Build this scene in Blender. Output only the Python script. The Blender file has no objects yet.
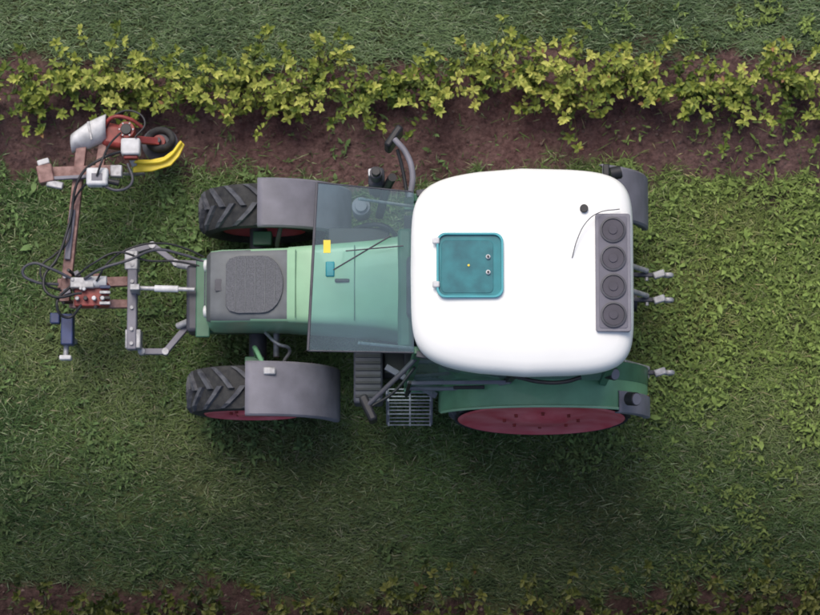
import bpy, bmesh, math, random
import numpy as np
from mathutils import Vector, Matrix
random.seed(7); rng=np.random.default_rng(11)
sc=bpy.context.scene
col=sc.collection
rad=math.radians

# ---------------------------------------------------------------- materials
def mat(name,c,rough=.5,metal=0.,var=.12,scale=8.,bump=.0,bscale=60.,coat=0.,c2=None,spec=.5):
    m=bpy.data.materials.new(name); m.use_nodes=True
    nt=m.node_tree; b=nt.nodes['Principled BSDF']
    tc=nt.nodes.new('ShaderNodeTexCoord')
    n=nt.nodes.new('ShaderNodeTexNoise'); n.inputs['Scale'].default_value=scale; n.inputs['Detail'].default_value=6
    nt.links.new(tc.outputs['Object'],n.inputs['Vector'])
    r=nt.nodes.new('ShaderNodeValToRGB')
    r.color_ramp.elements[0].position=.3; r.color_ramp.elements[1].position=.72
    a=[max(0,x*(1-var)) for x in c]; d=[min(1,x*(1+var)) for x in (c if c2 is None else c)]
    if c2 is not None: d=list(c2)
    r.color_ramp.elements[0].color=(*a,1); r.color_ramp.elements[1].color=(*d,1)
    nt.links.new(n.outputs['Fac'],r.inputs['Fac']); nt.links.new(r.outputs['Color'],b.inputs['Base Color'])
    b.inputs['Roughness'].default_value=rough; b.inputs['Metallic'].default_value=metal
    b.inputs['Specular IOR Level'].default_value=spec
    b.inputs['Coat Weight'].default_value=coat
    if bump>0:
        n2=nt.nodes.new('ShaderNodeTexNoise'); n2.inputs['Scale'].default_value=bscale; n2.inputs['Detail'].default_value=5
        nt.links.new(tc.outputs['Object'],n2.inputs['Vector'])
        bp=nt.nodes.new('ShaderNodeBump'); bp.inputs['Strength'].default_value=bump; bp.inputs['Distance'].default_value=.01
        nt.links.new(n2.outputs['Fac'],bp.inputs['Height']); nt.links.new(bp.outputs['Normal'],b.inputs['Normal'])
    return m
WHITE=mat('roof_white',(.86,.86,.85),.35,var=.02,scale=3)
GREEN=mat('green_paint',(.15,.335,.19),.42,var=.16,scale=5,coat=.15)
HGREEN=mat('hood_green_paint',(.27,.47,.30),.38,var=.10,scale=4,coat=.25)
DGREEN=mat('dark_green_paint',(.05,.14,.085),.4,var=.15)
LILAC=mat('grey_plastic',(.18,.175,.21),.58,var=.18,scale=6,bump=.1)
DGREY=mat('dark_grey',(.06,.06,.075),.55,var=.25)
BLACK=mat('black_plastic',(.018,.018,.022),.5,var=.3)
RUBBER=mat('tyre_rubber',(.018,.020,.026),.8,var=.3,scale=14,bump=.3,c2=(.045,.045,.045))
LUG=mat('tyre_lug_rubber',(.055,.058,.078),.75,var=.3,scale=14,bump=.3,c2=(.11,.115,.13))
RED=mat('rim_red',(.66,.08,.11),.55,var=.12,scale=4,c2=(.75,.22,.24))
STEEL=mat('galvanised_steel',(.36,.36,.38),.5,metal=.3,var=.3,scale=25)
BROWN=mat('rust_red_frame',(.19,.085,.075),.6,var=.3,scale=18,c2=(.35,.21,.19))
DRED=mat('dark_red_paint',(.25,.04,.035),.5,var=.35,scale=14)
YEL=mat('yellow_paint',(.80,.62,.04),.45,var=.1)
BLUE=mat('blue_paint',(.035,.05,.13),.5,var=.3)
WPL=mat('offwhite_plastic',(.58,.58,.60),.5,var=.25,scale=12)
TEAL=mat('teal_acrylic',(.012,.16,.20),.25,var=.25,scale=4,c2=(.03,.27,.31))
TEAL2=mat('teal_rim',(.06,.34,.39),.3,var=.1)
SEAT=mat('seat_fabric',(.03,.03,.035),.9)
def grille_mat():
    m=mat('grille_mesh',(.13,.125,.15),.6,var=.1,scale=6)
    nt=m.node_tree; b=nt.nodes['Principled BSDF']
    tc=nt.nodes.new('ShaderNodeTexCoord'); v=nt.nodes.new('ShaderNodeTexVoronoi'); v.inputs['Scale'].default_value=150
    nt.links.new(tc.outputs['Object'],v.inputs['Vector'])
    r=nt.nodes.new('ShaderNodeValToRGB'); r.color_ramp.elements[0].position=.2;r.color_ramp.elements[1].position=.6
    r.color_ramp.elements[0].color=(.03,.034,.042,1); r.color_ramp.elements[1].color=(.10,.105,.125,1)
    nt.links.new(v.outputs['Distance'],r.inputs['Fac']); nt.links.new(r.outputs['Color'],b.inputs['Base Color'])
    return m
GRILLE=grille_mat()
def glass_mat(name,tint,haze,fac):
    m=bpy.data.materials.new(name); m.use_nodes=True; nt=m.node_tree
    for n in list(nt.nodes): nt.nodes.remove(n)
    o=nt.nodes.new('ShaderNodeOutputMaterial')
    t=nt.nodes.new('ShaderNodeBsdfTransparent'); t.inputs[0].default_value=(*tint,1)
    d=nt.nodes.new('ShaderNodeBsdfDiffuse'); d.inputs[0].default_value=(*haze,1)
    g=nt.nodes.new('ShaderNodeBsdfGlossy'); g.inputs['Roughness'].default_value=.04
    f=nt.nodes.new('ShaderNodeFresnel'); f.inputs['IOR'].default_value=1.5
    n=nt.nodes.new('ShaderNodeTexNoise'); n.inputs['Scale'].default_value=3
    tc=nt.nodes.new('ShaderNodeTexCoord'); nt.links.new(tc.outputs['Object'],n.inputs['Vector'])
    mr=nt.nodes.new('ShaderNodeMapRange'); mr.inputs['To Min'].default_value=fac*.5; mr.inputs['To Max'].default_value=fac*1.5
    nt.links.new(n.outputs['Fac'],mr.inputs['Value'])
    m1=nt.nodes.new('ShaderNodeMixShader'); m2=nt.nodes.new('ShaderNodeMixShader')
    nt.links.new(mr.outputs[0],m1.inputs[0]); nt.links.new(t.outputs[0],m1.inputs[1]); nt.links.new(d.outputs[0],m1.inputs[2])
    nt.links.new(f.outputs[0],m2.inputs[0]); nt.links.new(m1.outputs[0],m2.inputs[1]); nt.links.new(g.outputs[0],m2.inputs[2])
    nt.links.new(m2.outputs[0],o.inputs[0])
    return m
GLASS=glass_mat('windscreen_glass',(.60,.80,.83),(.20,.33,.42),.20)
CGLASS=glass_mat('cab_glass',(.35,.5,.48),(.28,.40,.36),.38)
def attr_mat(name,rough,trans=0.,bump=0.,bs=30,mul=None,spec=.25):
    m=bpy.data.materials.new(name); m.use_nodes=True; nt=m.node_tree; b=nt.nodes['Principled BSDF']
    a=nt.nodes.new('ShaderNodeAttribute'); a.attribute_name='Col'
    out=a.outputs['Color']
    tc=nt.nodes.new('ShaderNodeTexCoord')
    if mul:
        n=nt.nodes.new('ShaderNodeTexNoise'); n.inputs['Scale'].default_value=mul; n.inputs['Detail'].default_value=9; n.inputs['Roughness'].default_value=.7
        nt.links.new(tc.outputs['Object'],n.inputs['Vector'])
        mr=nt.nodes.new('ShaderNodeMapRange'); mr.inputs['From Min'].default_value=.3; mr.inputs['From Max'].default_value=.7; mr.inputs['To Min'].default_value=.45; mr.inputs['To Max'].default_value=1.6
        nt.links.new(n.outputs['Fac'],mr.inputs['Value'])
        mx=nt.nodes.new('ShaderNodeVectorMath'); mx.operation='SCALE'
        nt.links.new(out,mx.inputs[0]); nt.links.new(mr.outputs[0],mx.inputs['Scale']); out=mx.outputs[0]
    nt.links.new(out,b.inputs['Base Color'])
    b.inputs['Roughness'].default_value=rough; b.inputs['Specular IOR Level'].default_value=spec
    if bump:
        n2=nt.nodes.new('ShaderNodeTexNoise'); n2.inputs['Scale'].default_value=bs; n2.inputs['Detail'].default_value=8
        nt.links.new(tc.outputs['Object'],n2.inputs['Vector'])
        bp=nt.nodes.new('ShaderNodeBump'); bp.inputs['Strength'].default_value=bump; bp.inputs['Distance'].default_value=.03
        nt.links.new(n2.outputs['Fac'],bp.inputs['Height']); nt.links.new(bp.outputs['Normal'],b.inputs['Normal'])
    if trans:
        o=nt.nodes['Material Output']; tl=nt.nodes.new('ShaderNodeBsdfTranslucent'); nt.links.new(out,tl.inputs[0])
        ms=nt.nodes.new('ShaderNodeMixShader'); ms.inputs[0].default_value=trans
        nt.links.new(b.outputs[0],ms.inputs[1]); nt.links.new(tl.outputs[0],ms.inputs[2]); nt.links.new(ms.outputs[0],o.inputs[0])
    return m
GROUND=attr_mat('soil_and_turf',.95,bump=.9,bs=28,mul=22,spec=.1)
GRASS=attr_mat('grass_blades',.65,spec=.2)
LEAF=attr_mat('shrub_leaves',.5,trans=.22)

# ---------------------------------------------------------------- mesh helpers
def empty(name):
    e=bpy.data.objects.new(name,None); col.objects.link(e); return e
def finish(name,bm,m,parent,smooth=True,bevel=0,seg=2,mods=None):
    me=bpy.data.meshes.new(name); bm.normal_update(); bm.to_mesh(me); bm.free()
    o=bpy.data.objects.new(name,me); col.objects.link(o)
    for x in (m if isinstance(m,list) else [m]): me.materials.append(x)
    if smooth:
        for p in me.polygons: p.use_smooth=True
        try: me.set_sharp_from_angle(angle=rad(38))
        except Exception: pass
    if bevel:
        b=o.modifiers.new('b','BEVEL'); b.width=bevel; b.segments=seg; b.limit_method='ANGLE'; b.angle_limit=rad(35)
    if parent: o.parent=parent
    return o
def box(name,c,s,m,parent,rz=0,rx=0,ry=0,bevel=.01,taper=1.):
    bm=bmesh.new(); bmesh.ops.create_cube(bm,size=1)
    for v in bm.verts:
        if v.co.z>0: v.co.x*=taper; v.co.y*=taper
        v.co=Vector((v.co.x*s[0],v.co.y*s[1],v.co.z*s[2]))
    M=Matrix.Translation(c)@Matrix.Rotation(rz,4,'Z')@Matrix.Rotation(ry,4,'Y')@Matrix.Rotation(rx,4,'X')
    bm.transform(M); return finish(name,bm,m,parent,True,bevel)
def beam(name,p,q,w,h,m,parent,bevel=.006):
    p=Vector(p);q=Vector(q);d=q-p;L=d.length;x=d/L
    up=Vector((0,0,1)) if abs(x.z)<.95 else Vector((0,1,0))
    y=up.cross(x).normalized(); z=x.cross(y)
    bm=bmesh.new(); bmesh.ops.create_cube(bm,size=1)
    for v in bm.verts: v.co=(p+q)/2+x*(v.co.x*L)+y*(v.co.y*w)+z*(v.co.z*h)
    return finish(name,bm,m,parent,True,bevel)
def cyl(name,p,q,r,m,parent,r2=None,n=28,bevel=.004):
    p=Vector(p);q=Vector(q);d=q-p
    bm=bmesh.new(); bmesh.ops.create_cone(bm,cap_ends=True,segments=n,radius1=r,radius2=r if r2 is None else r2,depth=d.length)
    bm.transform(Matrix.Translation((p+q)/2)@d.to_track_quat('Z','Y').to_matrix().to_4x4())
    return finish(name,bm,m,parent,True,bevel)
def tube(name,pts,r,m,parent,smooth=True):
    cu=bpy.data.curves.new(name,'CURVE'); cu.dimensions='3D'; cu.bevel_depth=r; cu.bevel_resolution=3; cu.resolution_u=10
    s=cu.splines.new('BEZIER' if smooth else 'POLY')
    if smooth:
        s.bezier_points.add(len(pts)-1)
        for b,p in zip(s.bezier_points,pts): b.co=p; b.handle_left_type=b.handle_right_type='AUTO'
    else:
        s.points.add(len(pts)-1)
        for b,p in zip(s.points,pts): b.co=(*p,1)
    cu.use_fill_caps=True; cu.materials.append(m)
    o=bpy.data.objects.new(name,cu); col.objects.link(o); o.parent=parent; return o
def rings(name,loops,m,parent,cap0=True,cap1=True,closed=True,bevel=0,thick=0,matfn=None):
    bm=bmesh.new(); R=[[bm.verts.new(p) for p in L] for L in loops]
    n=len(loops[0])
    for a,b in zip(R[:-1],R[1:]):
        for i in range(n if closed else n-1):
            j=(i+1)%n; f=bm.faces.new((a[i],a[j],b[j],b[i]))
    if closed and cap0: bm.faces.new(R[0][::-1])
    if closed and cap1: bm.faces.new(R[-1])
    bmesh.ops.recalc_face_normals(bm,faces=bm.faces)
    if matfn:
        bm.normal_update()
        for f in bm.faces: f.material_index=matfn(f)
    o=finish(name,bm,m,parent,True,bevel)
    if thick:
        s=o.modifiers.new('s','SOLIDIFY'); s.thickness=thick; s.offset=0
    return o
def lathe(name,prof,c,m,parent,n=72,tilt=0):
    loops=[]
    for k in range(n):
        a=2*math.pi*k/n
        loops.append([(r*math.cos(a),y,r*math.sin(a)) for r,y in prof])
    bm=bmesh.new(); R=[[bm.verts.new(p) for p in L] for L in loops]
    for k in range(n):
        a=R[k];b=R[(k+1)%n]
        for i in range(len(prof)-1): bm.faces.new((a[i],a[i+1],b[i+1],b[i]))
    bmesh.ops.remove_doubles(bm,verts=bm.verts,dist=1e-5)
    bmesh.ops.recalc_face_normals(bm,faces=bm.faces)
    bm.transform(Matrix.Translation(c)@Matrix.Rotation(tilt,4,'X'))
    return finish(name,bm,m,parent)
def poly(name,pts,z,h,m,parent,bevel=.006):
    bm=bmesh.new(); vs=[bm.verts.new((x,y,z)) for x,y in pts]; f=bm.faces.new(vs)
    r=bmesh.ops.extrude_face_region(bm,geom=[f])
    for v in r['geom']:
        if isinstance(v,bmesh.types.BMVert): v.co.z+=h
    bmesh.ops.recalc_face_normals(bm,faces=bm.faces)
    return finish(name,bm,m,parent,True,bevel)
def rrect(cx,cy,hx,hy,r,n=6):
    out=[]
    for sx,sy,a0 in ((1,1,0),(-1,1,90),(-1,-1,180),(1,-1,270)):
        for k in range(n+1):
            a=rad(a0+90*k/n); out.append((cx+sx*(hx-r)+r*math.cos(a),cy+sy*(hy-r)+r*math.sin(a)))
    return out

# ---------------------------------------------------------------- noise
def vnoise(x,y,s,seed=0):
    x=np.asarray(x)*s+seed*17.3; y=np.asarray(y)*s-seed*9.1
    xi=np.floor(x).astype(np.int64); yi=np.floor(y).astype(np.int64); fx=x-xi; fy=y-yi
    fx=fx*fx*(3-2*fx); fy=fy*fy*(3-2*fy)
    def h(a,b):
        v=(a*374761393+b*668265263+seed*1442695)&0xffffffff
        v=((v^(v>>13))*1274126177)&0xffffffff
        return ((v^(v>>16))&0xffff)/65535.
    return (h(xi,yi)*(1-fx)+h(xi+1,yi)*fx)*(1-fy)+(h(xi,yi+1)*(1-fx)+h(xi+1,yi+1)*fx)*fy
def fbm(x,y,s,seed=0,o=4):
    t=0;a=.5;n=0
    for k in range(o): t=t+a*vnoise(x,y,s*2**k,seed+k); n+=a; a*=.5
    return t/n
ROW0=1.78; PITCH=4.35
def rowpos(y): return (y-ROW0+PITCH/2)%PITCH-PITCH/2   # signed distance to nearest planted row
def soil(x,y):
    d=rowpos(y); w=(fbm(x,y,1.1,3)-.5)*.45+(fbm(x,y,6,5)-.5)*.4
    lo=-.64; hi=.38
    e=np.minimum(d-lo,hi-d)+w-.26*np.clip((-y-1)/.5,0,1)
    return np.clip(e/.18+.5,0,1)
def height(x,y):
    s=soil(x,y)
    return (fbm(x,y,.8,21)-.5)*.05+(fbm(x,y,7,23)-.5)*(.02+.05*s)+(fbm(x,y,22,27,3)-.5)*(.006+.03*s)-.02*s

# ---------------------------------------------------------------- ground sheet
def lines(half,step,far):
    a=list(np.arange(-half,half+1e-6,step)); v=half; st=step*2; o=[]
    while v<far: v+=st; st*=1.35; o.append(v)
    return np.array([-q for q in o[::-1]]+a+o)
xs=lines(6,.025,900); ys=lines(4.6,.025,900)
X,Y=np.meshgrid(xs,ys); nx,ny=len(xs),len(ys)
near=np.clip(1-(np.maximum(np.abs(X)-6,np.abs(Y)-4.6)/2),0,1)
Z=height(X,Y)*near
co=np.stack([X,Y,Z],-1).reshape(-1,3)
idx=np.arange(nx*ny).reshape(ny,nx)
F=np.stack([idx[:-1,:-1],idx[:-1,1:],idx[1:,1:],idx[1:,:-1]],-1).reshape(-1,4)
def npmesh(name,co,F,cols,m,smooth=False):
    me=bpy.data.meshes.new(name)
    me.vertices.add(len(co)); me.vertices.foreach_set('co',co.astype(np.float32).ravel())
    if isinstance(F,tuple): lv,ls,lt=F
    else:
        lv=F.ravel(); k=F.shape[1]; ls=np.arange(len(F))*k; lt=None
    me.loops.add(len(lv)); me.loops.foreach_set('vertex_index',lv.astype(np.int32))
    me.polygons.add(len(ls)); me.polygons.foreach_set('loop_start',ls.astype(np.int32))
    if smooth: me.polygons.foreach_set('use_smooth',np.ones(len(ls),bool))
    me.update(calc_edges=True); me.validate()
    a=me.color_attributes.new('Col','FLOAT_COLOR','POINT')
    c4=np.ones((len(co),4),np.float32); c4[:,:3]=cols; a.data.foreach_set('color',c4.ravel())
    me.materials.append(m)
    o=bpy.data.objects.new(name,me); col.objects.link(o); return o
S=soil(X,Y).reshape(-1,1)
t=fbm(X,Y,3,31).reshape(-1,1)
soilc=(np.array([.066,.038,.037])*(1-t)+np.array([.125,.078,.074])*t)*(1-.6*np.clip((-Y-1.2)/.6,0,1).reshape(-1,1)*near.reshape(-1,1))  # soil colour dimmed towards the bottom, light falloff painted in
turf=np.array([.034,.044,.018])*(1-t)+np.array([.056,.066,.030])*t
farc=np.clip(1-near,0,1).reshape(-1,1)
turf=turf*(1-farc)+np.array([.06,.085,.035])*farc
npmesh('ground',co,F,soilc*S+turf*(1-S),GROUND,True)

# ---------------------------------------------------------------- grass
def blades(n,x,y,z,L,W,head,tilt,cols,bend=.6):
    dx=np.cos(head);dy=np.sin(head); px=-dy;py=dx
    st=np.sin(tilt);ct=np.cos(tilt)
    t2=np.minimum(tilt+bend,1.62); s2=np.sin(t2);c2=np.cos(t2)
    mx=x+dx*st*L*.5; my=y+dy*st*L*.5; mz=z+ct*L*.5
    tx=mx+dx*s2*L*.5; ty=my+dy*s2*L*.5; tz=mz+c2*L*.5
    V=np.empty((n,5,3))
    w0=W*.35; w1=W*.5
    V[:,0]=np.stack([x-px*w0,y-py*w0,z],-1); V[:,1]=np.stack([x+px*w0,y+py*w0,z],-1)
    V[:,2]=np.stack([mx+px*w1,my+py*w1,mz],-1); V[:,3]=np.stack([mx-px*w1,my-py*w1,mz],-1)
    V[:,4]=np.stack([tx,ty,tz],-1)
    b=(np.arange(n)*5)[:,None]
    lv=(b+np.array([[0,1,2,3,3,2,4]])).ravel()
    ls=(np.arange(n)*7)[:,None]+np.array([[0,4]])
    C=np.repeat(cols[:,None,:],5,1)
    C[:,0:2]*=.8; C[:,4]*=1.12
    return V.reshape(-1,3),lv,ls.ravel(),C.reshape(-1,3)
N=440000
x=rng.uniform(-4.9,4.9,N); y=rng.uniform(-3.5,3.7,N)
s=soil(x,y); clump=fbm(x,y,5,41)
keep=rng.random(N)<(1-s)**1.4*np.clip(.4+1.5*(clump-.2),.35,1)+.02
x=x[keep];y=y[keep];clump=clump[keep]; n=len(x)
patch=fbm(x,y,.9,51); fine=fbm(x,y,7,61)
def shade_zone(x,y): return np.clip((-y-.75-.5*(fbm(x,y,.8,95)-.5))/1.2,0,1)  # mask for light falloff painted into grass and weed colours at the bottom
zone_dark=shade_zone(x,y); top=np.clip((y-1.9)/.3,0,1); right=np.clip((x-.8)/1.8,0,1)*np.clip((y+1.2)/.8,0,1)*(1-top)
lc=rng.random(n)
A=np.array([.048,.096,.029]);B=np.array([.135,.205,.064]);Cc=np.array([.235,.29,.155]);Dd=np.array([.31,.29,.18])
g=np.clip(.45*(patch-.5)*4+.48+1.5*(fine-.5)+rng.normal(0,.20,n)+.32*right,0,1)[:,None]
cols=A*(1-g)+B*g
p=(lc<.14)[:,None]; cols=np.where(p,Cc*(.6+.5*rng.random((n,1))),cols)
p=(lc>.965)[:,None]; cols=np.where(p,Dd*(.6+.6*rng.random((n,1))),cols)
dry=(np.clip((fbm(x,y,.75,91)-.5)/.12,0,1)*(1-top)*.26)[:,None]
cols=cols*(1-dry)+cols.mean(1,keepdims=True)*np.array([1.22,1.12,.60])*dry
grey=cols.mean(1,keepdims=True)*np.array([.84,1.20,.80])
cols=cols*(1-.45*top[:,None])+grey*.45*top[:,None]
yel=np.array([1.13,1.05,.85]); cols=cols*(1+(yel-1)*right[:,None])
cols*=(1-.64*zone_dark[:,None]*np.array([1,.95,.88]))  # blade colours darkened by the painted falloff
cols*=(.75+.5*rng.random((n,1)))
L=rng.gamma(9,.0088,n)*(.7+.7*clump); W=rng.uniform(.004,.009,n)
band=np.maximum(top,zone_dark)
head=rng.uniform(0,2*math.pi,n)
al=rng.random(n)<.5*band+.25
head=np.where(al,rng.normal(0,.5,n)+math.pi*(rng.random(n)<.35),head)
tilt=np.clip(rng.normal(.95,.35,n),.1,1.45)
z=height(x,y)-.004
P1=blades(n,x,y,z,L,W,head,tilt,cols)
# small broad-leaved weeds scattered through the sward
M=95000
bx=rng.uniform(-4.8,4.8,M); by=rng.uniform(-3.3,3.6,M)
rz_=np.clip((bx-.9)/1.4,0,1)
k2=.5*fbm(bx,by,1.6,71)+.5*fbm(bx,by,9,77)+.07*rz_-.05*(1-rz_)-.10*np.clip((-by-1.0),0,1)-.2*np.clip((by-1.8)/.3,0,1)
keep=(rng.random(M)<np.clip((k2-.48)/.16,0,.6))&((soil(bx,by)<.5)|(rng.random(M)<.10)); bx=bx[keep];by=by[keep]
rep=3; bx=np.repeat(bx,rep);by=np.repeat(by,rep); m_=len(bx)
hd=rng.uniform(0,6.28,m_); Lb=rng.gamma(6,.0055,m_)+.010; Wb=Lb*rng.uniform(.22,.5,m_)
zb=height(bx,by)+rng.uniform(.015,.065,m_)
rb=np.clip((bx-.8)/1.8,0,1)[:,None]
cb=(np.array([.080,.140,.045])+np.array([.055,.052,.0])*rb)*(.5+1.0*rng.random((m_,1)))+np.array([.04,.045,.02])*rng.random((m_,1))
cb*=(1-.66*shade_zone(bx,by))[:,None]  # weed leaves take the same painted falloff
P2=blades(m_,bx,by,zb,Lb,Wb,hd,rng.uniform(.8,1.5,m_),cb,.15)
def merge(parts):
    vo=0;lo=0;V=[];LV=[];LS=[];C=[]
    for v,lv,ls,c in parts:
        V.append(v);LV.append(lv+vo);LS.append(ls+lo);C.append(c);vo+=len(v);lo+=len(lv)
    return np.concatenate(V),np.concatenate(LV),np.concatenate(LS),np.concatenate(C)
V,lv,ls,C=merge([P1,P2])
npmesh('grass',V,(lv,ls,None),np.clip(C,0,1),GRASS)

# clods and dry debris on the bare soil
bm=bmesh.new()
for i in range(2200):
    px=random.uniform(-5,5); py=ROW0+random.uniform(-.8,.6)-(PITCH if random.random()<.2 else 0)
    if soil(np.array([px]),np.array([py]))[0]<.5: continue
    r=random.choice([.005,.007,.010,.016]); h=float(height(np.array([px]),np.array([py]))[0])
    res=bmesh.ops.create_icosphere(bm,subdivisions=1,radius=r)
    for v in res['verts']:
        v.co=Vector((v.co.x*random.uniform(.7,1.3),v.co.y*random.uniform(.7,1.3),v.co.z*.7))+Vector((px,py,h+r*.2))
finish('soil_clods',bm,mat('clod_soil',(.06,.036,.034),.95,var=.4,c2=(.16,.11,.10)),None,False)

# ---------------------------------------------------------------- berry bush rows
def bush_row(name,yc,x0,x1,dark,seed,dens=1.):
    r=np.random.default_rng(seed)
    rows=[]; x=x0
    stems=[]
    while x<x1:
        cx=x; cy=yc+r.normal(0,.07); size=r.uniform(.74,1.2)
        if r.random()<.08: size*=.55
        ns=int(r.integers(22,31)*dens)
        for k in range(ns):
            a=r.uniform(0,6.28); out=r.uniform(.03,.49)*size; hh=r.uniform(.28,.68)*size*(1-.35*(out/.5))
            b=np.array([cx+r.normal(0,.03),cy+r.normal(0,.03),0.])
            e=b+np.array([math.cos(a)*out*1.1,math.sin(a)*out*.97,hh])
            c=b+np.array([math.cos(a)*out*.25,math.sin(a)*out*.25,hh*.6])
            stems.append((b,c,e))
            young=r.random()
            tt=np.concatenate([r.uniform(.3,.98,int(r.integers(9,16))),np.full(int(r.integers(6,10)),1.)])
            for q in tt:
                p=b*(1-q)**2+2*c*q*(1-q)+e*q*q
                tip=q>.85
                rows.append((p[0],p[1],p[2],r.uniform(.034,.066)*(1.1 if tip else 1),r.uniform(0,6.28),
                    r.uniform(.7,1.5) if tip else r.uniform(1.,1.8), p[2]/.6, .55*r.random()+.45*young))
        x+=r.uniform(.30,.45)
    R=np.array(rows); n=len(R)
    px,py,pz,L,hd,ti,hf,rc=R.T
    dx=np.cos(hd);dy=np.sin(hd); D=np.stack([dx*np.sin(ti),dy*np.sin(ti),np.cos(ti)],-1)
    Sd=np.stack([-dy,dx,np.zeros(n)],-1); U=np.cross(D,Sd); U*=np.sign(U[:,2:3]+1e-6)
    P=np.stack([px,py,pz],-1); W=(L*.55)[:,None]; Lk=L[:,None]
    fold=.22
    V=np.stack([P, P+D*Lk*.35+Sd*W*.46+U*W*fold, P+D*Lk*.75+Sd*W*.4+U*W*fold, P+D*Lk*1.05-U*W*.2,
                P+D*Lk*.75-Sd*W*.4+U*W*fold, P+D*Lk*.35-Sd*W*.46+U*W*fold, P+D*Lk*.55],1)
    b=(np.arange(n)*7)[:,None]
    lv=(b+np.array([[0,6,2,1, 6,3,2, 0,5,4,6, 6,4,3]])).ravel()
    ls=((np.arange(n)*14)[:,None]+np.array([[0,4,7,11]])).ravel()
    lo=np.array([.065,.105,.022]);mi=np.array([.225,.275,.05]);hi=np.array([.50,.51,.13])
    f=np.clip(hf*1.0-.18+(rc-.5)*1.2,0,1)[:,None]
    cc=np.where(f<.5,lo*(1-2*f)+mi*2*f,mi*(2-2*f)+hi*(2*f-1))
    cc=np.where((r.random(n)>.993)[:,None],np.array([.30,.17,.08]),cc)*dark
    C=np.repeat(cc[:,None,:],7,1); C[:,6]*=1.2
    vs=[];l2=[];s2=[];vo=n*7;lo_=len(lv)
    for (b0,c0,e0) in stems:
        k0=vo+len(vs)
        for q,rr in ((0,.006),(.35,.005),(.7,.004),(1,.002)):
            p=b0*(1-q)**2+2*c0*q*(1-q)+e0*q*q
            for a in (0,2.09,4.19): vs.append((p[0]+rr*math.cos(a),p[1]+rr*math.sin(a),p[2]))
        for q in range(3):
            for a in range(3):
                s2.append(lo_+len(l2)); l2+= [k0+q*3+a,k0+q*3+(a+1)%3,k0+q*3+3+(a+1)%3,k0+q*3+3+a]
    V=np.concatenate([V.reshape(-1,3),np.array(vs)]); C=np.concatenate([C.reshape(-1,3),np.tile(np.array([[.10,.07,.04]]),(len(vs),1))])
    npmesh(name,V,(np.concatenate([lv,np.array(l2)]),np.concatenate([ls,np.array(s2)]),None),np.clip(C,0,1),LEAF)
bush_row('berry_bush_row',ROW0+.10,-7,7,1.,5)
bush_row('berry_bush_row',ROW0-PITCH-.18,-7,7,.22,9)  # leaf colours dimmed so the painted falloff covers this row too
bush_row('berry_bush_row',ROW0+PITCH,-9,9,.9,15,.6)
bush_row('berry_bush_row',ROW0-2*PITCH,-9,9,.8,19,.6)

# ================================================================= TRACTOR
T=empty('tractor'); CY=-.03
def tyre(name,c,R,w,nl,tilt=0,rr=.62):
    h=w/2; ri=R*rr
    prof=[(ri,-h*.8),(ri+.03,-h*.93),(max(ri+.05,R*.80),-h*1.02),(R*.90,-h*.95),(R*.935,-h*.7),(R*.94,0),(R*.935,h*.7),(R*.90,h*.95),(max(ri+.05,R*.80),h*1.02),(ri+.03,h*.93),(ri,h*.8)]
    lathe(name,prof,c,RUBBER,T,tilt=tilt)
    bm=bmesh.new()
    for sgn in (1,-1):
        for i in range(nl):
            a0=2*math.pi*(i+(.5 if sgn<0 else 0))/nl
            pr=[]
            for t_,da,rt in ((0,0,R*1.0),(.4,.10,R*1.0),(.8,.24,R*.985),(1.0,.36,R*.93)):
                yv=sgn*(t_*h*.98-.01); wd=.052*(.75/R)
                row=[]
                for a,r in ((-wd,rt-.08),(-wd*.75,rt),(wd*.75,rt),(wd,rt-.08)):
                    an=a0+da+a*.8; row.append(bm.verts.new((r*math.cos(an),yv,r*math.sin(an))))
                pr.append(row)
            for a,b in zip(pr[:-1],pr[1:]):
                for k in range(3): bm.faces.new((a[k],a[k+1],b[k+1],b[k]))
            bm.faces.new(pr[0]);bm.faces.new(pr[-1])
    bmesh.ops.recalc_face_normals(bm,faces=bm.faces)
    bm.transform(Matrix.Translation(c)@Matrix.Rotation(tilt,4,'X'))
    finish(name+'_lugs',bm,LUG,T,False)
def rim(name,c,R,w,side,tilt=0,bulge=.0):
    h=w/2; q=side
    prof=[(R,-q*h*.8),(R*.93,-q*h*.5),(R*.9,q*h*.4),(R*.97,q*h*.85),(R*1.02,q*h*.97),(R*.98,q*h*1.04),(R*.92,q*h*.92),(R*.6,q*(h*.75+bulge*.7)),(R*.35,q*(h*.8+bulge)),(R*.30,q*(h*.95+bulge)),(.001,q*(h*1.0+bulge))]
    lathe(name,prof,c,RED,T,tilt=tilt)
    M=Matrix.Translation(c)@Matrix.Rotation(tilt,4,'X')
    for k in range(8):
        a=2*math.pi*k/8; p=Vector((R*.45*math.cos(a),q*(h*.76+bulge*.8),R*.45*math.sin(a)))
        cyl(name+'_bolt',M@p,M@(p+Vector((0,q*.03,0))),.016,DRED,T,n=6,bevel=0)
# rear wheels
tyre('rear_tyre_near',(1.09,-.885,.78),.78,.30,22,rad(-5.5),.86); rim('rear_rim_near',(1.09,-.885,.78),.68,.31,-1,rad(-5.5),.03)
tyre('rear_tyre_far',(1.09,.76,.78),.78,.32,22); rim('rear_rim_far',(1.09,.76,.78),.58,.32,1,0,.02)
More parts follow.
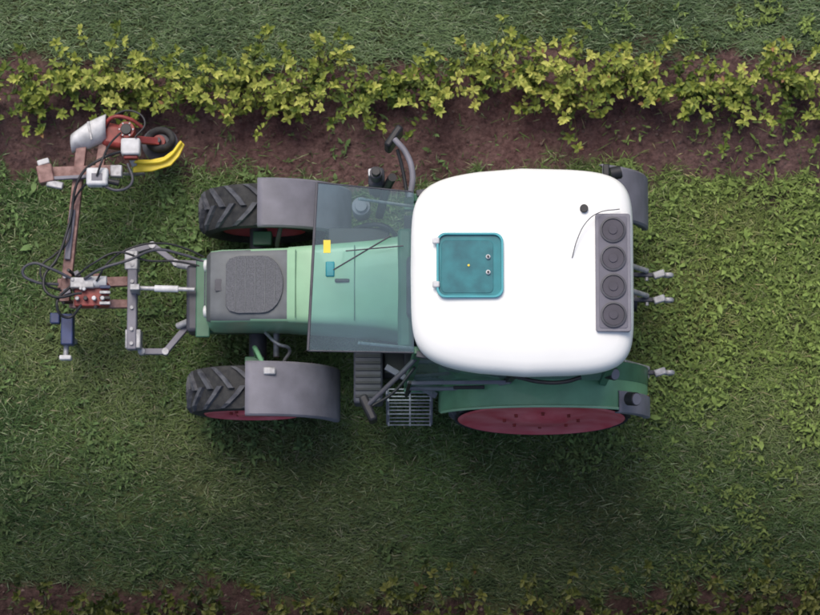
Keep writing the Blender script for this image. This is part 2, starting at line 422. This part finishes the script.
# front wheels
tyre('front_tyre_near',(-1.32,-.79,.56),.56,.37,17); rim('front_rim_near',(-1.32,-.79,.56),.40,.37,-1,rad(-1),.02)
tyre('front_tyre_far',(-1.23,.73,.56),.56,.37,17); rim('front_rim_far',(-1.23,.73,.56),.36,.37,1)
cyl('rear_axle',(1.09,-.8,.78),(1.09,.7,.78),.13,DGREY,T)
cyl('front_axle',(-1.28,-.65,.56),(-1.28,.6,.56),.075,DGREY,T)
box('front_axle_pivot',(-1.27,CY,.58),(.3,.5,.22),DGREY,T)
box('engine_block',(-.75,CY,.75),(1.75,.42,.5),BLACK,T)
box('transmission',(.7,CY,.72),(1.4,.5,.5),DGREY,T)
for sy in (-.27,.2): beam('frame_rail',(-1.75,sy,.66),(-.3,sy,.66),.06,.16,DGREEN,T)
box('steering_knuckle',(-1.3,-.56,.62),(.16,.12,.2),GREEN,T); box('steering_knuckle',(-1.24,.5,.62),(.16,.12,.2),DGREEN,T)
cyl('steering_ram',(-1.12,-.5,.66),(-1.12,.42,.66),.025,STEEL,T)
tube('brake_pipe',[(-1.2,-.32,.9),(-1.1,-.42,1.),(-1.0,-.46,.9),(-1.05,-.55,.8)],.014,STEEL,T)
tube('fender_bracket',[(-1.28,-.5,.7),(-1.28,-.46,1.0),(-1.2,-.62,1.17)],.02,GREEN,T)
tube('fender_bracket',[(-1.1,.45,.7),(-1.1,.42,1.0),(-1.05,.6,1.17)],.02,BLACK,T)
# hood (lofted)
HY=.015
def hsec(x,w,zt,zb,rr):
    pts=[]; wb=w+.03
    pts+= [(x,HY-wb,zb)]
    for k in range(7):
        a=rad(180-90*k/6); pts.append((x,HY-w+rr+rr*math.cos(a),zt-rr*.75+rr*.75*math.sin(a)))
    for k in range(1,6): pts.append((x,HY-w+rr+(2*w-2*rr)*k/6,zt+.012*math.sin(math.pi*k/6)))
    for k in range(7):
        a=rad(90-90*k/6); pts.append((x,HY+w-rr+rr*math.cos(a),zt-rr*.75+rr*.75*math.sin(a)))
    pts.append((x,HY+wb,zb)); return pts
secs=[(-1.685,.22,1.12,.82,.10),(-1.67,.27,1.24,.82,.10),(-1.63,.295,1.33,.82,.10),(-1.54,.30,1.37,.82,.09),(-1.3,.30,1.40,.82,.07),(-1.0,.305,1.44,.82,.07),(-.985,.31,1.45,.82,.07),(-.6,.335,1.49,.85,.08),(-.3,.36,1.51,.88,.1),(-.06,.40,1.52,.9,.12)]
HOODGR=mat('hood_grey_plastic',(.125,.135,.145),.55,var=.2,scale=6,bump=.1)
def hm(f):
    c=f.calc_center_median()
    return 1 if (c.x<-1.0 and c.z>1.2 and abs(c.y-HY)<.285) else 0
rings('hood',[hsec(*q) for q in secs],[HGREEN,HOODGR],T,matfn=hm)
def slab(name,pts,zf,th,m,parent=T):
    lo=[(x,y,zf(x)) for x,y in pts]; hi=[(x,y,zf(x)+th) for x,y in pts]
    return rings(name,[lo,hi],m,parent,bevel=.003)
zf=lambda x:1.413+(x+1.3)*.13
sp=[(-1.50,HY-.17),(-1.47,HY-.215),(-1.40,HY-.235),(-1.2,HY-.235)]
for k in range(1,12):
    a=rad(-90+180*k/12); sp.append((-1.2+.17*math.cos(a),HY+.235*math.sin(a)))
sp+=[(-1.2,HY+.235),(-1.40,HY+.235),(-1.47,HY+.215),(-1.50,HY+.17)]
slab('hood_screen',sp,zf,.012,GRILLE)
for xx in (-1.42,-1.34,-1.26,-1.18,-1.10): slab('screen_rib',rrect(xx,HY,.0035,.20 if xx<-1.15 else .15,.003,2),lambda x:zf(x)+.011,.004,HOODGR)
slab('screen_badge',rrect(-1.56,HY,.03,.05,.01,3),lambda x:1.37,.012,DGREY)
rings('nose_grille',[[(-1.70,HY+yy,zz) for yy,zz in rrect(0,.96,.19,.10,.03)],[(-1.66,HY+yy,zz) for yy,zz in rrect(0,.96,.21,.13,.03)]],GRILLE,T)
for yy in (-.19,.19): cyl('headlight',(-1.69,HY+yy,1.14),(-1.60,HY+yy,1.16),.05,WPL,T)
slab('hood_seam',rrect(-.93,HY,.004,.28,.003,2),lambda x:1.468,.004,DGREEN)
slab('hood_seam',rrect(-.45,HY,.004,.31,.003,2),lambda x:1.512,.004,DGREEN)
box('hood_handle',(-.55,HY+.02,1.515),(.12,.03,.02),BLACK,T)
box('cowl',(-.04,CY,1.42),(.12,.98,.26),DGREEN,T,bevel=.03)
box('side_cooler_far',(-.42,.42,1.15),(.5,.16,.3),BLACK,T)
tube('heater_hose',[(-.1,.42,1.3),(-.2,.5,1.35),(-.35,.52,1.3),(-.5,.48,1.2)],.02,BLACK,T)
cyl('air_filter_cap',(-.40,.66,1.1),(-.40,.66,1.42),.075,LILAC,T)
cyl('air_filter_bowl',(-.40,.66,1.42),(-.40,.66,1.46),.05,LILAC,T)
# fenders
def fender(name,cx,cz,R,a0,a1,y0,y1,m,lip,n=20,flare=0.,steps=5):
    loops=[]
    for k in range(n+1):
        a=rad(a0+(a1-a0)*k/n); rr=R+(flare*max(0,1-k/4.))
        c=math.cos(a);s_=math.sin(a); L=[]
        L.append((cx+(rr-lip)*c,y0,cz+(rr-lip)*s_)); L.append((cx+(rr-.012)*c,y0,cz+(rr-.012)*s_))
        for q in range(steps+1):
            yy=y0+(y1-y0)*(.03+.94*q/steps); L.append((cx+rr*c,yy,cz+rr*s_))
        L.append((cx+(rr-.012)*c,y1,cz+(rr-.012)*s_)); L.append((cx+(rr-lip)*c,y1,cz+(rr-lip)*s_))
        loops.append(L)
    return rings(name,loops,m,T,closed=False,thick=.012)
fender('front_fender_near',-1.28,.54,.66,-2,96,-1.03,-.59,LILAC,.05,flare=.03)
fender('front_fender_far',-1.19,.54,.66,-2,96,.53,.93,LILAC,.05,flare=.03)
box('fender_stay_plate',(-1.15,-.67,1.21),(.1,.06,.02),STEEL,T)
fender('rear_fender_near',1.09,.80,.88,8,165,-.995,-.76,GREEN,.05,n=40)
fender('rear_fender_far',1.09,.80,.88,8,165,.56,.89,GREEN,.06,n=40)
fender('fender_extension_near',1.09,.80,.897,6,48,-1.03,-.86,LILAC,.05,n=20)
fender('fender_extension_far',1.09,.80,.897,2,58,.55,.98,LILAC,.05,n=20)
fender('fender_inner_near',1.09,.80,.886,8,150,-.765,-.62,DGREEN,.03,n=20)
tube('fender_edge_trim',[(1.09+.885*math.cos(rad(a)),-1.0,.80+.885*math.sin(rad(a))) for a in range(8,166,8)],.012,HGREEN,T)
# cab structure
zb,zt=.98,2.42
for sy in (1,-1):
    yb=CY+sy*.76; yt=CY+sy*.68
    beam('front_pillar',(-.02,yb,zb+.25),(.06,CY+sy*.60,zt),.06,.06,DGREEN,T)
    beam('middle_pillar',(.78,yb,1.6),(.85,CY+sy*.74,zt),.05,.06,BLACK,T)
    beam('rear_pillar',(1.55,yb,1.5),(1.58,CY+sy*.66,zt),.06,.08,DGREEN,T)
    beam('door_sill',(-.05,yb,zb),(.5,yb,zb),.08,.10,DGREEN,T)
    beam('roof_rail',(.05,CY+sy*.63,2.41),(.8,CY+sy*.75,2.41),.05,.06,DGREY,T)
    beam('roof_rail',(.8,CY+sy*.75,2.41),(1.58,CY+sy*.66,2.41),.05,.06,DGREY,T)
    if sy<0:
        beam('waist_rail',(-.02,yb-.02,1.62),(.80,yb-.02,1.70),.03,.04,LILAC,T)
        beam('door_lower_frame',(-.03,yb-.025,1.22),(.55,yb-.015,1.05),.035,.05,LILAC,T)
        beam('door_handle',(.35,yb-.05,1.55),(.60,yb-.05,1.58),.03,.03,BLACK,T)
        tube('door_edge',[(-.02,yb-.02,1.25),(.3,yb-.035,1.30),(.62,yb-.03,1.45),(.80,yb-.02,1.75)],.016,LILAC,T)
    bm=bmesh.new(); vs=[bm.verts.new(p) for p in ((0,yb,1.05),(.5,yb,1.05),(.78,yb,1.6),(.84,CY+sy*.735,2.38),(.08,CY+sy*.61,2.38))]; bm.faces.new(vs); finish('door_glass',bm,CGLASS,T,False)
    bm=bmesh.new(); vs=[bm.verts.new(p) for p in ((.83,yb,1.66),(1.52,yb,1.66),(1.56,CY+sy*.65,2.38),(.89,CY+sy*.735,2.38))]; bm.faces.new(vs); finish('side_window',bm,CGLASS,T,False)
bm=bmesh.new(); vs=[bm.verts.new(p) for p in ((1.6,-.75,1.5),(1.6,.7,1.5),(1.62,.6,2.38),(1.62,-.66,2.38))]; bm.faces.new(vs); finish('rear_window',bm,CGLASS,T,False)
box('cab_floor',(.75,CY,1.0),(1.6,1.35,.06),BLACK,T)
box('cab_rear_wall',(1.6,CY,1.25),(.08,1.45,.5),DGREEN,T)
box('seat_cushion',(.95,CY,1.45),(.48,.5,.14),SEAT,T,bevel=.04); box('seat_backrest',(1.22,CY,1.75),(.14,.48,.55),SEAT,T,bevel=.05)
box('seat_pedestal',(.95,CY,1.2),(.3,.3,.36),BLACK,T)
box('dashboard',(.08,CY,1.55),(.22,.5,.25),DGREY,T,bevel=.04)
lathe('steering_wheel',[(.19+.015*math.cos(a),.015*math.sin(a)) for a in np.linspace(0,6.283,9)],(.38,CY,1.75),BLACK,T,n=36,tilt=rad(90))
cyl('steering_column',(.2,CY,1.5),(.38,CY,1.75),.03,BLACK,T)
# roof
rc=(.87,CY); HL,HW=.865,.815
def outline(s,z,k=120):
    L=[]
    for i in range(k):
        a=2*math.pi*i/k; c=math.cos(a);s_=math.sin(a); e=2/6.6
        u=math.copysign(abs(c)**e,c); v=math.copysign(abs(s_)**e,s_)
        hw=HW*(1-.15*max(0,-u)**1.7-.06*max(0,u)**2)
        if s>.8:
            inset=(1-s)*HW; L.append((rc[0]+u*(HL-inset)+.02*v*v*(1 if u<0 else 0),rc[1]+v*(hw-inset),z))
        else: L.append((rc[0]+u*HL*s,rc[1]+v*hw*s,z))
    return L
rings('cab_roof',[outline(.90,2.40),outline(.985,2.42),outline(1.0,2.45),outline(1.0,2.50),outline(.988,2.545),outline(.965,2.58),outline(.93,2.605),outline(.87,2.625),outline(.7,2.643),outline(.4,2.653),outline(.12,2.656)],WHITE,T)
# hatch
hx,hy=.462,CY+.03
def frame(name,o,i,z0,z1,m):
    return rings(name,[[(x,y,z0) for x,y in o],[(x,y,z1) for x,y in o],[(x,y,z1) for x,y in i],[(x,y,z0+.004) for x,y in i]],m,T,cap0=False,cap1=False,bevel=.003)
frame('hatch_frame',rrect(hx,hy,.258,.252,.07),rrect(hx,hy,.241,.236,.06),2.64,2.69,TEAL2)
slab('hatch_pane',rrect(hx,hy,.243,.238,.062),lambda x:2.645,.018,TEAL)
slab('hatch_pane_shade',rrect(hx-.02,hy-.01,.20,.205,.04),lambda x:2.664,.004,mat('teal_dark',(.008,.12,.155),.25,var=.2,c2=(.02,.19,.22)))
for yy in (.19,-.15): box('hatch_hinge',(hx-.262,hy+yy,2.68),(.055,.05,.035),WPL,T,bevel=.01)
for yy in (.065,-.055): cyl('hatch_knob',(hx+.14,hy+yy,2.66),(hx+.14,hy+yy,2.69),.018,WPL,T); cyl('knob_center',(hx+.14,hy+yy,2.69),(hx+.14,hy+yy,2.70),.009,BLACK,T,bevel=0)
cyl('hatch_lock',(hx-.01,hy,2.664),(hx-.01,hy,2.675),.009,YEL,T,bevel=0)
# rear vent unit with four round grilles
vx,vy=1.565,-.055
slab('vent_housing',rrect(vx,vy,.135,.458,.02),lambda x:2.60,.075,LILAC)
VD=mat('vent_dark',(.055,.05,.07),.6,var=.2)
slab('vent_recess',rrect(vx,vy,.11,.435,.02),lambda x:2.675,.004,mat('vent_grey',(.13,.125,.16),.6))
for k in range(4):
    y_=vy+.33-k*.22
    lathe('vent_ring',[(.100,0),(.100,.014),(.086,.016),(.080,.002)],(vx,y_,2.680),DGREY,T,n=36,tilt=rad(90))
    cyl('vent_disc',(vx,y_,2.679),(vx,y_,2.686),.081,VD,T,bevel=0)
    cyl('vent_hub',(vx,y_,2.686),(vx,y_,2.694),.035,VD,T,bevel=.002)
cyl('gps_puck',(1.345,.445,2.62),(1.345,.445,2.675),.032,BLACK,T)
tube('antenna_lead',[(1.25,.06,2.66),(1.29,.2,2.70),(1.36,.33,2.72),(1.45,.40,2.72),(1.62,.44,2.66)],.0035,DGREY,T)
tube('rear_handle_strip',[(.80,-.83,2.41),(1.0,-.875,2.40),(1.2,-.875,2.39),(1.33,-.84,2.40)],.016,BLACK,T)
def lamp(name,p,d,r=.045):
    p=Vector(p);d=Vector(d).normalized()
    cyl(name,p,p+d*.09,r,BLACK,T); cyl(name+'_lens',p+d*.09,p+d*.096,r*.85,LILAC,T,bevel=0)
    cyl(name+'_stalk',p,p-Vector((0,0,.18)),.012,BLACK,T)
lamp('work_lamp',(1.58,.80,2.15),(.9,.2,-.15),.052); lamp('work_lamp',(1.57,-.75,1.85),(.6,-.2,.7),.05); lamp('work_lamp',(1.76,-.93,1.55),(.6,-.1,.7),.055)
box('lamp_bracket',(1.55,.78,2.2),(.05,.18,.05),BLACK,T)
box('tail_light',(1.95,-.92,.95),(.04,.14,.09),DRED,T); box('tail_light',(1.93,.8,.85),(.04,.14,.09),DRED,T)
# opened front windscreen, hinged up at the roof
gp=[(.03,.60,2.50),(.03,-.66,2.50),(-.79,-.645,2.50),(-.725,.675,2.50)]
bm=bmesh.new(); vs=[bm.verts.new(p) for p in gp]; bm.faces.new(vs); finish('windscreen',bm,GLASS,T,False)
beam('windscreen_edge',gp[2],gp[3],.022,.02,DGREY,T); beam('windscreen_edge',gp[3],gp[0],.012,.014,DGREY,T); beam('windscreen_edge',gp[1],gp[2],.012,.014,DGREY,T)
box('screen_sticker',(-.645,.17,2.506),(.055,.10,.004),YEL,T,bevel=0)
box('screen_latch',(-.62,-.01,2.52),(.07,.12,.03),TEAL,T,bevel=.01)
beam('wiper_arm',(-.60,-.02,2.53),(-.15,.25,2.53),.012,.012,DGREY,T); beam('wiper_blade',(-.5,.13,2.54),(-.05,.17,2.54),.010,.012,DGREY,T)
for sy in (.55,-.58): cyl('gas_strut',(.02,sy,2.1),(-.4,sy,2.47),.012,STEEL,T)
# mirrors / exhaust
tube('mirror_arm',[(0,.60,2.25),(.02,.78,2.27),(-.03,.95,2.25),(-.12,1.07,2.2)],.024,LILAC,T)
tube('mirror_arm_stay',[(-.02,.62,2.1),(-.06,.85,2.12),(-.1,1.0,2.15)],.014,BLACK,T)
box('mirror',(-.13,1.10,2.05),(.06,.20,.32),BLACK,T,rz=rad(-35),bevel=.02)
cyl('exhaust_stack',(-.27,.83,1.1),(-.27,.83,2.05),.05,DGREY,T); cyl('exhaust_mouth',(-.27,.83,2.05),(-.27,.83,2.12),.035,BLACK,T)
box('exhaust_shield',(-.27,.83,1.6),(.13,.16,.5),DGREY,T,bevel=.03); box('exhaust_clamp',(-.31,.86,1.87),(.05,.06,.04),WPL,T)
tube('intake_pipe',[(-.25,.6,1.3),(-.18,.76,1.8),(-.14,.80,2.0)],.035,BLACK,T)
tube('mirror_arm',[(.06,-.66,2.22),(-.08,-.80,2.2),(-.22,-.93,2.15),(-.33,-1.03,2.1)],.02,DGREY,T)
tube('mirror_arm_stay',[(.04,-.72,2.0),(-.14,-.93,2.0),(-.30,-1.03,2.0)],.012,BLACK,T)
box('mirror',(-.33,-1.05,1.95),(.07,.22,.34),BLACK,T,rz=rad(25),bevel=.02)
# tool box and steps
box('battery_box',(-.345,-.70,.85),(.24,.44,.34),DGREY,T,bevel=.02)
for k in range(7): beam('battery_box_rib',(-.45,-.53-k*.055,1.025),(-.24,-.53-k*.055,1.025),.02,.014,BLACK,T,.002)
for k,(yy,zz) in enumerate(((-.84,.98),(-.93,.70),(-1.0,.43))):
    for q in range(4): beam('step_bar',(-.18,yy+q*.03-.05,zz),(.17,yy+q*.03-.05,zz),.010,.02,STEEL,T,.002)
    for e in (-.18,.0,.17): beam('step_end',(e,yy-.06,zz),(e,yy+.06,zz),.014,.03,STEEL,T,.002)
for e in (-.19,.18): beam('step_rail',(e,-.82,1.05),(e,-1.02,.38),.02,.06,LILAC,T)
tube('grab_rail',[(.0,-.82,1.1),(-.03,-.90,1.5),(.0,-.84,2.0)],.014,BLACK,T)
beam('step_brace',(-.2,-.62,1.05),(.22,-.86,1.02),.05,.05,LILAC,T)
box('fuel_tank',(.02,-.5,.65),(.55,.4,.4),BLACK,T,bevel=.05)
# rear linkage
for yy in (.18,-.03,-.64):
    beam('lift_arm',(1.6,yy,.8),(2.12,yy,.75),.035,.07,DGREY,T)
    lathe('lift_eye',[(.035+.014*math.cos(a),.02*math.sin(a)) for a in np.linspace(0,6.283,9)],(2.16,yy,.75),STEEL,T,n=20)
    cyl('lift_pin',(1.98,yy-.05,.77),(1.98,yy+.05,.77),.016,STEEL,T)
    cyl('lift_turnbuckle',(1.75,yy+.05,1.15),(1.98,yy+.03,.8),.022,STEEL,T)
    box('lift_catch',(2.08,yy,.80),(.10,.06,.06),STEEL,T,rz=.3)
cyl('pto_guard',(1.7,CY,.7),(1.9,CY,.7),.09,BLACK,T)
# front lift
box('front_lift_block',(-1.78,CY,.72),(.16,.56,.36),DGREY,T,bevel=.03)
box('front_lift_plate',(-1.72,CY,.9),(.12,.66,.03),DGREEN,T)
def linkpath(name,pts,r,m,P): 
    for a,b in zip(pts[:-1],pts[1:]): beam(name,a,b,r,.07,m,P)
    for p in pts: cyl(name+'_pin',(p[0],p[1],p[2]-.045),(p[0],p[1],p[2]+.045),r*.62,STEEL,P)
linkpath('lower_link',[(-1.70,-.20,.62),(-1.85,-.21,.62),(-2.05,-.45,.62),(-2.25,-.45,.62)],.05,LILAC,T)
linkpath('lower_link',[(-1.70,.29,.62),(-1.97,.30,.62),(-2.17,.45,.62),(-2.34,.40,.62)],.05,LILAC,T)
cyl('top_link',(-1.78,.03,.98),(-2.26,.05,.92),.018,STEEL,T); cyl('top_link_sleeve',(-1.92,.036,.962),(-2.12,.044,.938),.028,WPL,T)
for sy in (-.16,.22): cyl('lift_ram',(-1.72,sy,.8),(-1.95,sy+(.06 if sy>0 else -.08),.66),.028,STEEL,T)

# ================================================================= IMPLEMENT
W=empty('row_weeder')
box('headstock_post',(-2.32,-.03,.75),(.08,.84,.12),LILAC,W)
box('headstock_foot',(-2.31,-.36,.70),(.13,.16,.2),STEEL,W); box('headstock_head',(-2.33,.30,.72),(.11,.16,.2),STEEL,W)
for yy in (-.40,-.28,-.1,.12,.26,.36): cyl('headstock_bolt',(-2.32,yy,.81),(-2.32,yy,.83),.016,STEEL,W,n=6,bevel=0)
beam('headstock_upright',(-2.30,.04,.7),(-2.28,.05,1.0),.08,.05,STEEL,W)
beam('cross_beam',(-2.36,.13,.72),(-2.95,.11,.72),.08,.08,BROWN,W); beam('cross_beam',(-2.36,-.06,.72),(-2.85,-.06,.72),.07,.08,BROWN,W)
beam('main_boom',(-2.885,-.05,.78),(-2.76,1.26,.78),.085,.09,BROWN,W)
beam('boom_slider',(-2.86,.30,.845),(-2.82,.72,.845),.05,.03,LILAC,W)
box('valve_bank',(-2.65,.0,.84),(.28,.2,.14),DRED,W); box('valve_block',(-2.72,.09,.93),(.2,.09,.08),STEEL,W)
cyl('hydraulic_motor',(-2.52,.10,.92),(-2.66,.10,.92),.05,WPL,W); cyl('motor_cap',(-2.66,.10,.92),(-2.69,.10,.92),.035,BLACK,W)
for k in range(4): cyl('valve_spool',(-2.76+k*.07,-.04,.9),(-2.76+k*.07,-.04,.98),.018,[STEEL,BLACK,WPL,STEEL][k],W)
for k in range(4): box('coupler',(-2.53+.0*k,-.08+k*.045,.95),(.09,.025,.03),[STEEL,BLACK,STEEL,BLUE][k],W,bevel=.004)
for i in range(16):
    a=random.uniform(-2.93,-2.47); b=random.uniform(-.10,.18)
    if i%2: cyl('hose_fitting',(a,b,.75),(a+random.uniform(-.05,.05),b+random.uniform(-.05,.05),.98),.014,random.choice([STEEL,BLACK,WPL,BROWN]),W)
    else: box('clamp_bracket',(a,b,.80),(random.uniform(.04,.09),random.uniform(.03,.06),.12),random.choice([STEEL,LILAC,BROWN,BLACK]),W,rz=random.uniform(0,1),bevel=.004)
box('blue_post',(-2.87,-.27,.65),(.10,.26,.16),BLUE,W); cyl('post_shaft',(-2.88,-.36,.62),(-2.89,-.50,.62),.022,STEEL,W)
box('post_foot',(-2.89,-.50,.60),(.10,.04,.1),WPL,W); box('blue_bracket',(-2.97,-.18,.7),(.08,.09,.1),BLUE,W)
cyl('support_leg',(-2.88,-.30,.0),(-2.88,-.30,.6),.025,STEEL,W)
# working head
beam('head_arm',(-3.05,1.04,.8),(-2.48,1.06,.8),.085,.09,BROWN,W); beam('head_arm_plate',(-3.02,.98,.86),(-2.66,1.0,.86),.03,.05,LILAC,W)
box('arm_end_block',(-3.05,1.02,.82),(.13,.15,.16),BROWN,W,rz=.2); box('arm_end_cap',(-2.97,.93,.86),(.14,.06,.06),STEEL,W,rz=-.2)
box('end_cover',(-3.07,1.12,.86),(.10,.05,.05),WPL,W,rz=.3)
box('control_box',(-2.60,.97,.98),(.18,.15,.14),WPL,W,bevel=.02); cyl('control_box_plug',(-2.52,.94,1.0),(-2.42,.92,.99),.025,BLACK,W)
box('control_box_label',(-2.60,.965,1.052),(.09,.06,.004),LILAC,W,bevel=0)
box('sensor_block',(-2.45,1.03,.92),(.10,.10,.1),STEEL,W)
beam('head_post',(-2.62,1.0,.75),(-2.58,1.36,.72),.07,.08,BROWN,W)
loops=[]
for k in range(11):
    a=rad(165-125*k/10); L=[]
    for q in range(9):
        t_=-1+2*q/8; rr=.20-.03*t_*t_; wy=.125*(1-.35*max(0,-t_))
        L.append((-2.70+t_*.145,1.37+wy*math.cos(a)+.07*t_,.70+rr*math.sin(a)))
    loops.append(L)
rings('shroud',loops,WPL,W,closed=False,thick=.012)
box('shroud_strap',(-2.68,1.38,.905),(.02,.16,.012),STEEL,W,rz=.2,bevel=.003)
box('rotor_housing',(-2.46,1.36,.70),(.26,.20,.2),DRED,W,rz=-.15,bevel=.04); cyl('rotor_gearbox',(-2.38,1.40,.70),(-2.38,1.40,.86),.07,DRED,W)
cyl('gearbox_cap',(-2.38,1.40,.86),(-2.38,1.40,.885),.045,BLACK,W)
for k in range(6): cyl('gearbox_bolt',(-2.38+.057*math.cos(k*1.047),1.40+.057*math.sin(k*1.047),.86),(-2.38+.057*math.cos(k*1.047),1.40+.057*math.sin(k*1.047),.87),.008,STEEL,W,n=6,bevel=0)
box('motor_white',(-2.34,1.25,.84),(.16,.14,.13),WPL,W,bevel=.015); box('motor_clamp',(-2.34,1.165,.82),(.12,.03,.1),DRED,W)
tube('rotor_hoop',[(-2.58,1.42,.8),(-2.5,1.50,.86),(-2.36,1.49,.86),(-2.24,1.42,.8)],.016,DRED,W)
beam('disc_arm',(-2.36,1.36,.62),(-2.14,1.36,.5),.06,.05,DRED,W)
dc=(-2.14,1.37,.36)
lathe('cutting_disc',[(.001,.03),(.06,.03),(.10,.015),(.155,-.01),(.15,-.02),(.05,.0)],dc,DGREY,W,n=40,tilt=rad(80))
cyl('disc_hub',(-2.14,1.37,.36),(-2.14,1.37,.47),.055,DRED,W); cyl('disc_shaft',(-2.14,1.37,.47),(-2.14,1.37,.53),.022,DGREY,W)
lathe('gauge_tyre',[(.102+.028*math.cos(a),.045*math.sin(a)) for a in np.linspace(0,6.283,13)],(-2.13,1.39,.42),RUBBER,W,n=36,tilt=rad(60))
poly('yellow_guard',[(-2.35,1.20),(-2.20,1.20),(-2.09,1.225),(-1.99,1.30),(-1.945,1.36),(-1.915,1.33),(-1.96,1.23),(-2.03,1.15),(-2.19,1.10),(-2.35,1.09)],.50,.03,YEL,W)
tube('guard_rail',[(-2.36,1.18,.55),(-2.2,1.17,.56),(-2.07,1.20,.56),(-1.94,1.35,.56)],.014,YEL,W)
beam('guard_mount',(-2.34,1.15,.52),(-2.40,1.30,.62),.05,.05,STEEL,W)
tube('weeder_tine',[(-2.5,1.03,.85),(-2.40,1.08,.5),(-2.3,1.15,.1)],.014,STEEL,W)
hz=[ [(-2.80,.12,.95),(-2.98,.20,1.03),(-3.14,.24,1.02),(-3.21,.17,1.0),(-3.12,.10,.98),(-2.92,.08,.92)],
 [(-2.90,.03,.9),(-3.02,.08,1.0),(-3.06,.2,1.02),(-2.95,.32,.98),(-2.86,.42,.92),(-2.80,.8,.88),(-2.66,.96,1.0)],
 [(-2.72,.0,.98),(-2.98,-.02,1.05),(-3.03,.12,1.02),(-2.93,.28,1.),(-2.84,.6,.9),(-2.74,1.0,.95),(-2.55,1.14,.98),(-2.42,1.2,.92)],
 [(-2.78,.14,.95),(-2.62,.24,1.05),(-2.42,.33,1.06),(-2.18,.27,1.0),(-1.95,.27,.95),(-1.72,.23,.9)],
 [(-2.70,.12,.98),(-2.55,.19,1.08),(-2.33,.26,1.08),(-2.1,.36,1.0),(-1.9,.33,.95),(-1.70,.27,.9)],
 [(-2.60,.10,.98),(-2.5,.25,1.02),(-2.3,.38,1.0),(-2.05,.42,.95),(-1.86,.38,.9),(-1.72,.32,.85)],
 [(-2.82,.06,.95),(-2.92,-.1,1.02),(-2.84,-.2,.95),(-2.72,-.1,.98)],
 [(-2.60,.97,1.06),(-2.55,1.10,1.1),(-2.5,1.25,1.0),(-2.42,1.36,.92)],
 [(-2.56,.9,1.0),(-2.42,.86,1.0),(-2.32,.93,.95),(-2.36,1.1,.9)],
 [(-2.30,1.32,.92),(-2.22,1.45,.9),(-2.32,1.55,.88),(-2.48,1.52,.85),(-2.56,1.42,.8)]]
for i,h in enumerate(hz): tube('hydraulic_hose',h,.009 if i%2 else .012,BLACK if i%4 else DGREY,W)

# ---------------------------------------------------------------- light, world, camera
w=bpy.data.worlds.new('World'); sc.world=w; w.use_nodes=True; nt=w.node_tree
sky=nt.nodes.new('ShaderNodeTexSky'); sky.sky_type='NISHITA'; sky.sun_disc=False
EL,AZ=rad(60),rad(-20)   # azimuth measured from +Y
sky.sun_elevation=EL; sky.sun_rotation=AZ; sky.dust_density=4
nt.links.new(sky.outputs[0],nt.nodes['Background'].inputs[0]); nt.nodes['Background'].inputs[1].default_value=.15
ld=bpy.data.lights.new('sun','SUN'); ld.energy=2.0; ld.angle=rad(30); ld.color=(1,.94,.83)
lo=bpy.data.objects.new('sun',ld); col.objects.link(lo)
d=Vector((math.sin(AZ)*math.cos(EL),math.cos(AZ)*math.cos(EL),math.sin(EL)))
lo.rotation_euler=d.to_track_quat('Z','Y').to_euler(); lo.location=d*20
cd=bpy.data.cameras.new('drone_camera'); cd.sensor_width=36; cd.lens=127.3; cd.clip_end=3000
cd.dof.use_dof=True; cd.dof.focus_distance=20.0; cd.dof.aperture_fstop=3.4
cam=bpy.data.objects.new('drone_camera',cd); col.objects.link(cam)
th=rad(7); cam.location=(0,-25*math.sin(th),25*math.cos(th)); cam.rotation_euler=(th,0,0)
sc.camera=cam
sc.view_settings.view_transform='Standard'; sc.view_settings.look='None'; sc.view_settings.exposure=0
